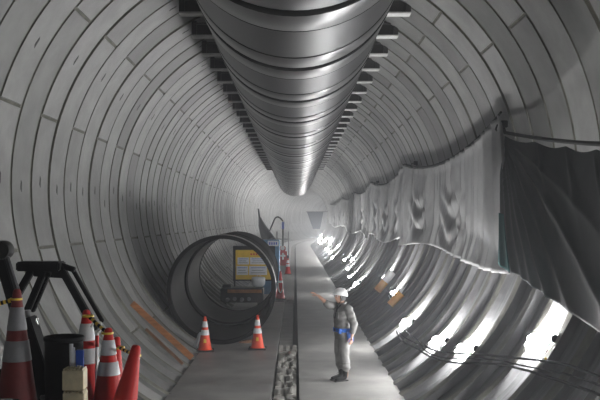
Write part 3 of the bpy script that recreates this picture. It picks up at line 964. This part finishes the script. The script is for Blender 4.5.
part('link_arm', [(60, 265), (75, 270)], .05, .05)
part('ram', [(49, 276), (36, 306)], .014, .014, 'chrome', 'bare steel rod', d=7.45)
mb = MB(); a, b = q(26, 318, 7.3), q(51, 392, 7.3); mb.bar(a, b, .13, .2, M['black'], bev=.01, up=Vector((0, 1, 0)))
o = mb.build('outrigger', root)
mb = MB(); d_ = (b - a).normalized(); mb.bar(b - d_ * .005, b + d_ * .12, .15, .215, M['greyend'], bev=.008, up=Vector((0, 1, 0)))
o = mb.build('outrigger_pad', root); o['label'] = 'worn grey end pad'
mb = MB(); mb.tube([q(27, 310, 7.35), q(28, 325, 7.35)], .03, M['greyend'], n=10); mb.tube([q(36, 318, 7.35), q(36, 326, 7.35)], .02, M['chrome'], n=10); mb.build('pivot_pin', root)
mb = MB(); mb.box((-.12, .05, .16), (.5, .2, .32), M['black'], bev=.02); mb.build('slew_base', root)
part('column', [(30, 320), (32, 385)], .12, .12, d=7.7)
part('side_arm', [(1, 258), (22, 330)], .09, .10, d=7.4)
part('side_arm', [(8, 256), (22, 300)], .02, .03, 'greyend', 'pale edged flange', d=7.3)
mb = MB(); a = q(3, 250, 7.4); mb.lathe([(.01, -.07), (.075, -.07), (.085, -.05), (.085, .05), (.075, .07), (.01, .07)], M['equip'], n=22, axis='Y', o=a); o = mb.build('pivot_drum', root); o['label'] = 'grey rounded pivot'
tag(root, 'black folded steel boom machine with flat top bar beside the cones', 'machine')

# ------------------------------------------------------------------ the worker
def evaluated_mesh(o, name):
    dg = bpy.context.evaluated_depsgraph_get(); dg.update()
    me = bpy.data.meshes.new_from_object(o.evaluated_get(dg)); me.name = name
    return me

def skin_mesh(name, chains, m, sub=2, remesh=None, extra=None):
    """chains: list of (root point list [(x,y,z,r)], parent (chain, index) or None)."""
    bm = bmesh.new(); lay = bm.verts.layers.skin.verify()
    vv = []
    for pts, par in chains:
        row = []
        prev = vv[par[0]][par[1]] if par else None
        for k, (x, y, z, r) in enumerate(pts):
            v = bm.verts.new((x, y, z))
            rr_ = r if isinstance(r, tuple) else (r, r)
            v[lay].radius = rr_
            if prev is not None: bm.edges.new((prev, v))
            elif not par: v[lay].use_root = (k == 0)
            prev = v; row.append(v)
        vv.append(row)
    me = bpy.data.meshes.new(name + '_src'); bm.to_mesh(me); bm.free()
    o = bpy.data.objects.new(name + '_src', me); C.objects.link(o)
    o.modifiers.new('skin', 'SKIN').use_smooth_shade = True
    if sub:
        s = o.modifiers.new('sub', 'SUBSURF'); s.levels = sub; s.render_levels = sub
    me2 = evaluated_mesh(o, name)
    bpy.data.objects.remove(o); bpy.data.meshes.remove(me)
    return me2

def join_remesh(name, meshes, voxel, m, smooth=4):
    bm = bmesh.new()
    for me in meshes: bm.from_mesh(me)
    me = bpy.data.meshes.new(name + '_j'); bm.to_mesh(me); bm.free()
    o = bpy.data.objects.new(name + '_j', me); C.objects.link(o)
    if voxel:
        r = o.modifiers.new('r', 'REMESH'); r.mode = 'VOXEL'; r.voxel_size = voxel; r.use_smooth_shade = True
        if smooth:
            s = o.modifiers.new('s', 'SMOOTH'); s.iterations = smooth; s.factor = .5
    me2 = evaluated_mesh(o, name)
    bpy.data.objects.remove(o)
    me2.materials.clear(); me2.materials.append(m)
    for p in me2.polygons: p.use_smooth = True
    return me2

def bm_mesh(fn, name='tmp'):
    bm = bmesh.new(); fn(bm); me = bpy.data.meshes.new(name); bm.to_mesh(me); bm.free(); return me

# local frame: facing -X, +Z up; near (his left) side is -Y. Standing height 1.70 m.
HIP, SH, HEADZ = .90, 1.40, 1.575
lean = .02
head_c = Vector((-.045, .01, HEADZ))
def head_fn(bm):
    bmesh.ops.create_uvsphere(bm, u_segments=40, v_segments=28, radius=1)
    for v in bm.verts:
        x, y, z = v.co
        f = -x                                   # towards the face
        X = x * .097; Y = y * .074; Z = z * .118
        if z < 0:                                # jaw narrows, chin comes forward
            X *= 1 - .18 * (-z) * (1 if x > 0 else .4); Y *= 1 + .30 * z
            if f > 0: X -= .012 * (-z)
        if f > .3 and -.1 < z < .25: X += .008 * math.exp(-((z - .10) / .12) ** 2)   # eye sockets
        v.co = Vector((X, Y, Z))
        # nose
        g = math.exp(-((y) / .16) ** 2) * math.exp(-((z + .16) / .17) ** 2) * (1 if f > .5 else 0)
        v.co.x -= .030 * g
        # lips
        if f > .5: v.co.x -= .007 * math.exp(-(y / .3) ** 2) * (math.exp(-((z + .46) / .05) ** 2) + math.exp(-((z + .56) / .05) ** 2))
        # brow
        if f > .4: v.co.x -= .006 * math.exp(-((z - .26) / .08) ** 2)
    R = Euler((0, R_(9), 0)).to_matrix()         # chin lifted a little: looks up along the hand
    for v in bm.verts: v.co = R @ v.co + head_c
def ear_fn(sy):
    def fn(bm):
        bmesh.ops.create_uvsphere(bm, u_segments=14, v_segments=10, radius=1)
        for v in bm.verts: v.co = Vector((v.co.x * .02 + .012, v.co.y * .009 + sy * .073, v.co.z * .032 - .012)) + head_c
    return fn

# arms: right arm (far side, +Y) raised forward; left arm (-Y) hanging slightly bent
RS, RE, RWR = Vector((-.02, .17, 1.385)), Vector((-.25, .09, 1.43)), Vector((-.425, .17, 1.60))
LS, LE, LWR = Vector((.02, -.185, 1.375)), Vector((.085, -.28, 1.095)), Vector((.03, -.29, .865))
def hand(wr, dirv, palm_n, curl, sc=1.0):
    """finger chains from a wrist: dirv along the hand, palm_n palm normal."""
    d = dirv.normalized(); n_ = palm_n - d * palm_n.dot(d); n_.normalize(); s = d.cross(n_)
    chains = []
    palm = [(*(wr), .027), (*(wr + d * .045), (.042, .020)), (*(wr + d * .085), (.042, .017))]
    fl = [.066, .076, .070, .056]
    fingers = []
    for i in range(4):
        off = (i - 1.5) * .0195
        b0 = wr + d * .07 + s * off * .9
        b1 = wr + d * .10 + s * off * 1.05
        dd = d + s * (off * 2.2)
        pts = [(*b0, .0105), (*b1, .0098)]
        p = b1; ang = 0
        for j in range(3):
            ang += curl * (.5 + .25 * j)
            v = (dd * math.cos(ang) + n_ * math.sin(ang)).normalized()
            p = p + v * fl[i] * (.45, .32, .25)[j]
            pts.append((*p, (.0094, .0086, .0075)[j]))
        fingers.append(pts)
    t0 = wr + d * .03 - s * .022
    t1 = wr + d * .06 - s * .052 + n_ * .012
    t2 = wr + d * .088 - s * .066 + n_ * .022
    t3 = wr + d * .112 - s * .068 + n_ * .028
    fingers.append([(*t0, .013), (*t1, .012), (*t2, .0105), (*t3, .0085)])
    return palm, fingers

def arm_chain(a, b, c): 
    return a, b, c
parts = []
def loft(secs, n=28):
    """closed loft of ellipses (cx, cy, z, rx, ry)"""
    bm = bmesh.new(); rows = []
    for cx, cy, z, rx, ry in secs:
        rows.append([bm.verts.new((cx + rx * math.cos(2 * PI * k / n), cy + ry * math.sin(2 * PI * k / n), z)) for k in range(n)])
    for a in range(len(rows) - 1):
        for k in range(n): bm.faces.new([rows[a][k], rows[a][(k + 1) % n], rows[a + 1][(k + 1) % n], rows[a + 1][k]])
    bm.faces.new(rows[0][::-1]); bm.faces.new(rows[-1])
    bmesh.ops.recalc_face_normals(bm, faces=bm.faces)
    me = bpy.data.meshes.new('loft'); bm.to_mesh(me); bm.free(); return me
def limb(pts, n=18):
    """closed tapering limb through (vector, radius) points with rounded joints"""
    P_ = []; R2 = []
    for (a, ra), (b, rb) in zip(pts, pts[1:]):
        for t in range(6): P_.append(a.lerp(b, t / 6)); R2.append(ra + (rb - ra) * t / 6)
    P_.append(pts[-1][0]); R2.append(pts[-1][1])
    for _ in range(2):
        P_ = [P_[0]] + [(P_[k - 1] + P_[k] * 2 + P_[k + 1]) / 4 for k in range(1, len(P_) - 1)] + [P_[-1]]
    mb = MB(); mb.tube(P_, R2, M['skin'], n=n)
    for q, r in (pts[0], pts[-1]):
        b_ = bmesh.new(); bmesh.ops.create_uvsphere(b_, u_segments=16, v_segments=10, radius=r * .98); bmesh.ops.translate(b_, vec=q, verts=b_.verts); mb.merge(b_, M['skin'])
    bmesh.ops.recalc_face_normals(mb.bm, faces=mb.bm.faces)
    me = bpy.data.meshes.new('limb'); mb.bm.to_mesh(me); mb.bm.free(); return me
V = Vector
parts.append(loft([(0, 0, .84, .095, .14), (0, 0, .95, .098, .145), (0, 0, 1.06, .09, .13), (-.01, 0, 1.22, .105, .15), (0, 0, 1.34, .095, .165), (.005, 0, 1.41, .07, .12), (0, 0, 1.44, .055, .06), (-.015, 0, 1.48, .052, .052), (-.035, .005, 1.54, .055, .052)]))
parts.append(limb([(RS, .052), (RE, .042), (RE.lerp(RWR, .3), .042), (RWR, .027)]))
parts.append(limb([(LS, .052), (LE, .042), (LE.lerp(LWR, .3), .042), (LWR, .027)]))
for sy in (-1, 1):
    parts.append(limb([(V((0, sy * .085, .86)), .085), (V((-.01, sy * .09, .48)), .055), (V((.02, sy * .09, .33)), .052), (V((.025, sy * .09, .09)), .036)]))
for wr, el, pn, curl in ((RWR, RE, Vector((0, -.35, -1)), .10), (LWR, LE, Vector((-.3, .9, 0)), .45)):
    d = (wr - el)
    if wr is RWR: d = Vector((-.85, .25, .5))
    else: d = Vector((-.12, .02, -1))
    palm, fing = hand(wr, d, pn, curl)
    parts.append(skin_mesh('h', [(palm, None)], M['skin'], 2))
    for f in fing: parts.append(skin_mesh('f', [(f, None)], M['skin'], 2))
parts.append(bm_mesh(head_fn)); parts.append(bm_mesh(ear_fn(1))); parts.append(bm_mesh(ear_fn(-1)))
body = bpy.data.objects.new('person', join_remesh('person', parts, .0055, M['skin'], 2)); C.objects.link(body)

def child(name, me, label=None):
    o = bpy.data.objects.new(name, me); C.objects.link(o); o.parent = body
    if label: o['label'] = label
    return o
# eyes and spectacles
for sy in (-1, 1):
    mb = MB(); b_ = bmesh.new(); bmesh.ops.create_uvsphere(b_, u_segments=12, v_segments=8, radius=.0125)
    mb.merge(b_, M['white'], True)
    b_ = bmesh.new(); bmesh.ops.create_uvsphere(b_, u_segments=10, v_segments=6, radius=.0065); bmesh.ops.translate(b_, vec=(-.008, 0, .001), verts=b_.verts); mb.merge(b_, M['hair'], True)
    o = mb.build('eye', body); o.location = head_c + Vector((-.080, sy * .032, .022))
mb = MB()
for sy in (-1, 1):
    c0 = head_c + Vector((-.104, sy * .033, .024))
    mb.tube([c0 + Vector((0, .026 * math.cos(t * PI / 8), .018 * math.sin(t * PI / 8))) for t in range(17)], .0022, M['hair'], n=6)
    mb.tube([c0 + Vector((0, sy * .026, .004)), head_c + Vector((-.01, sy * .080, .02))], .0022, M['hair'], n=6)
mb.tube([head_c + Vector((-.105, -.008, .026)), head_c + Vector((-.105, .008, .026))], .0022, M['hair'], n=6)
o = mb.build('spectacles', body)
# hair below the helmet
mb = MB()
def hair(u, v):
    a = R_(-118 + 236 * u); z = -.06 + .10 * v
    return head_c + Vector((.105 * math.cos(a) * (1 - .12 * (1 - v)) + .004, .081 * math.sin(a), z + .01 * math.cos(a)))
mb.grid(hair, 28, 6, M['hair']); o = mb.build('hair', body); o.modifiers.new('t', 'SOLIDIFY').thickness = .01
# helmet
hc = head_c + Vector((.008, 0, .045)); tilt = Euler((0, R_(10), 0)).to_matrix()
mb = MB()
def shell(u, v):
    a = 2 * PI * u; e = v * PI / 2
    r = math.cos(e) ** .8
    x, y, z = .142 * r * math.cos(a), .116 * r * math.sin(a), .125 * math.sin(e) ** 1.0 * (1 + .05 * math.cos(2 * a))
    return hc + tilt @ Vector((x, y, z))
mb.grid(shell, 40, 14, M['helmet'])
hel = mb.build('helmet', body); hel.modifiers.new('t', 'SOLIDIFY').thickness = .006
mb = MB()
def brim(u, v):
    a = 2 * PI * u
    w = .012 + .05 * max(0, -math.cos(a)) ** 2
    return hc + tilt @ Vector(((.140 + w * v) * math.cos(a), (.114 + w * v * .6) * math.sin(a), .002 - .012 * v))
mb.grid(brim, 40, 3, M['helmet']); o = mb.build('brim', hel); o.modifiers.new('t', 'SOLIDIFY').thickness = .005
mb = MB()
for yy in (-.03, 0, .03):
    mb.tube([hc + tilt @ Vector((.142 * math.cos(t), yy * math.sin(t) ** .5, .13 * math.sin(t))) for t in [PI * (.12 + .76 * k / 14) for k in range(15)]], .006, M['helmet'], n=6)
mb.build('ridge', hel)
mb = MB()
for sy in (-1, 1):
    mb.tube([hc + Vector((.0, sy * .105, .0)), head_c + Vector((-.02, sy * .085, -.05)), head_c + Vector((-.055, sy * .03, -.125)), head_c + Vector((-.06, 0, -.128))], .006, M['darkstrap'], n=6)
o = mb.build('chin_strap', hel); o['label'] = 'dark chin strap'

# jacket
J = [loft([(0, 0, .945, .140, .178), (0, 0, .99, .150, .19), (-.005, 0, 1.08, .150, .186), (-.012, 0, 1.22, .155, .198), (-.004, 0, 1.33, .138, .202), (.004, 0, 1.40, .10, .15), (.0, 0, 1.445, .075, .085), (-.006, 0, 1.465, .068, .07)]),
     limb([(RS + V((.0, -.02, .0)), .082), (RE, .072), (RE.lerp(RWR, .22), .066)]),
     limb([(LS + V((0, .02, 0)), .085), (LE, .074), (LE.lerp(LWR, .35), .070), (LE.lerp(LWR, .62), .056)])]
jm = join_remesh('jacket', J, .009, M['workwear'], 4)
# soft creases
for v in jm.vertices:
    x, y, z = v.co
    k = .006 * math.sin(34 * z + 9 * x + 6 * y) * math.sin(17 * y + 11 * x + 3) + .004 * math.sin(61 * z - 23 * x)
    v.co += v.normal * k
jacket = child('jacket', jm, 'grey work jacket with rolled sleeves')
for wr, el, t, r in ((RWR, RE, .22, .060), (LWR, LE, .62, .056)):
    p = el.lerp(wr, t); d = (wr - el).normalized()
    mb = MB(); mb.tube([p - d * .03, p - d * .022, p + d * .018, p + d * .024], [r - .006, r + .002, r, r - .012], M['workwear'], n=18); mb.build('cuff', jacket)
mb = MB()
cc = [Vector((.0 + .075 * math.cos(a) - .012, .072 * math.sin(a), 1.462 + .02 * math.cos(a))) for a in [2 * PI * k / 20 for k in range(21)]]
mb.tube(cc, .017, M['workwear'], n=8); mb.build('collar', jacket)
mb = MB(); mb.box((-.155, -.07, 1.25), (.02, .10, .12), M['workwear'], bev=.006); mb.build('chest_pocket', jacket)
# dark harness strap from the neck
mb = MB(); mb.tube([Vector((-.06, .05, 1.46)), Vector((-.135, -.01, 1.36)), Vector((-.165, -.02, 1.26)), Vector((-.17, -.01, 1.18))], .012, M['darkstrap'], n=8); mb.tube([Vector((-.05, -.06, 1.46)), Vector((-.13, -.04, 1.37)), Vector((-.165, -.03, 1.27))], .012, M['darkstrap'], n=8)
child('lanyard', mb.build('lanyard_tmp').data, 'dark lanyard'); bpy.data.objects.remove(bpy.data.objects['lanyard_tmp'])

# trousers
T = [loft([(.0, 0, .80, .145, .18), (0, 0, .88, .148, .185), (0, 0, .96, .135, .17)])]
for sy in (-1, 1):
    T.append(limb([(V((0, sy * .078, .82)), .118), (V((-.015, sy * .092, .62)), .100), (V((-.015, sy * .098, .45)), .090), (V((.01, sy * .10, .30)), .088), (V((.015, sy * .10, .24)), .080)]))
tm = join_remesh('trousers', T, .009, M['workwear'], 4)
for v in tm.vertices:
    x, y, z = v.co
    k = .005 * math.sin(28 * z + 14 * x) * math.sin(20 * x + 8 * z) + (.008 * math.sin(52 * z + 8 * x) if z < .34 else 0)
    v.co += v.normal * k
child('trousers', tm, 'baggy grey work trousers')
# boots
for sy, fx in ((.09, -.015), (-.09, -.03)):
    mb = MB()
    B_ = skin_mesh('boot', [([(.03 + fx, sy, .255, (.062, .062)), (.035 + fx, sy, .14, (.056, .056)), (.035 + fx, sy, .060, (.052, .058)), (-.06 + fx, sy, .048, (.046, .044)), (-.145 + fx, sy, .040, (.046, .034)), (-.185 + fx, sy, .036, (.038, .026))], None)], None, 2)
    bm2 = join_remesh('boot', [B_], .008, M['boot'], 2)
    for v in bm2.vertices: v.co.z = max(v.co.z, .012)
    bo = child('boot', bm2)
    mb = MB(); mb.box((-.055 + fx, sy, .011), (.29, .098, .022), M['rubber'], bev=.01); mb.build('sole', bo)
    mb = MB()
    for k in range(3): mb.tube([Vector((-.03 + fx - .025 * k + .02, sy - .03, .13 - .025 * k)), Vector((-.045 + fx - .025 * k + .02, sy + .03, .13 - .025 * k))], .005, M['darkstrap'], n=6)
    mb.build('laces', bo)
# blue belt and pouches
mb = MB()
el = [Vector((.158 * math.cos(a), .128 * math.sin(a), .955)) for a in [2 * PI * k / 32 for k in range(33)]]
def beltf(u, v):
    a = 2 * PI * u
    return Vector(((.158) * math.cos(a), .198 * math.sin(a), .93 + .07 * v))
mb.grid(beltf, 40, 2, M['belt']); o = mb.build('tool_belt', body); o.modifiers.new('t', 'SOLIDIFY').thickness = -.012; o['label'] = 'blue tool belt'
belt = o
mb = MB(); mb.box((.035, -.215, .86), (.12, .06, .22), M['belt'], Euler((0, R_(-6), 0)).to_matrix(), .015); mb.build('pouch', belt)
mb = MB(); mb.box((-.13, -.12, .95), (.06, .07, .09), M['belt'], bev=.012); mb.build('pouch', belt)
mb = MB(); mb.box((-.162, 0, .965), (.016, .06, .06), M['darkstrap'], bev=.006); mb.build('buckle', belt)

fp = P(341.5, 380, 15.75)
body.location = (fp.x + .02, 15.75, 0)
body.rotation_euler = (0, 0, R_(27))
SC = 1.0
tag(body, 'person in grey workwear, white helmet and blue tool belt raising an arm', 'person')

# ------------------------------------------------------------------ haze, world, camera
w = bpy.data.worlds.new('tunnel air'); bpy.context.scene.world = w; w.use_nodes = True
nt = w.node_tree
nt.nodes['Background'].inputs['Color'].default_value = (0, 0, 0, 1)
nt.nodes['Background'].inputs['Strength'].default_value = 0
HAZE = 0.0034
if HAZE:
    vs = nt.nodes.new('ShaderNodeVolumeScatter')
    vs.inputs['Color'].default_value = (.93, .95, 1, 1); vs.inputs['Density'].default_value = HAZE; vs.inputs['Anisotropy'].default_value = .35
    nt.links.new(vs.outputs['Volume'], nt.nodes['World Output'].inputs['Volume'])

cam = bpy.data.cameras.new('camera'); co = bpy.data.objects.new('camera', cam); C.objects.link(co)
co.location = (CX, 0, CZ); co.rotation_euler = (R_(90), 0, 0)
cam.sensor_fit = 'HORIZONTAL'; cam.sensor_width = 36; cam.lens = FPX * 36 / 600
cam.shift_x = (300 - VX) / 600; cam.shift_y = (VY - 200) / 600
cam.clip_end = 600
sc = bpy.context.scene
sc.camera = co
sc.view_settings.view_transform = 'Standard'; sc.view_settings.look = 'None'
sc.view_settings.gamma = 1; sc.view_settings.use_curve_mapping = False
sc.view_settings.exposure = 1.42
sc.cycles.max_bounces = 8; sc.cycles.diffuse_bounces = 5; sc.cycles.glossy_bounces = 3; sc.cycles.volume_bounces = 1
sc.cycles.sample_clamp_indirect = 6; sc.cycles.sample_clamp_direct = 0
sc.cycles.use_denoising = True
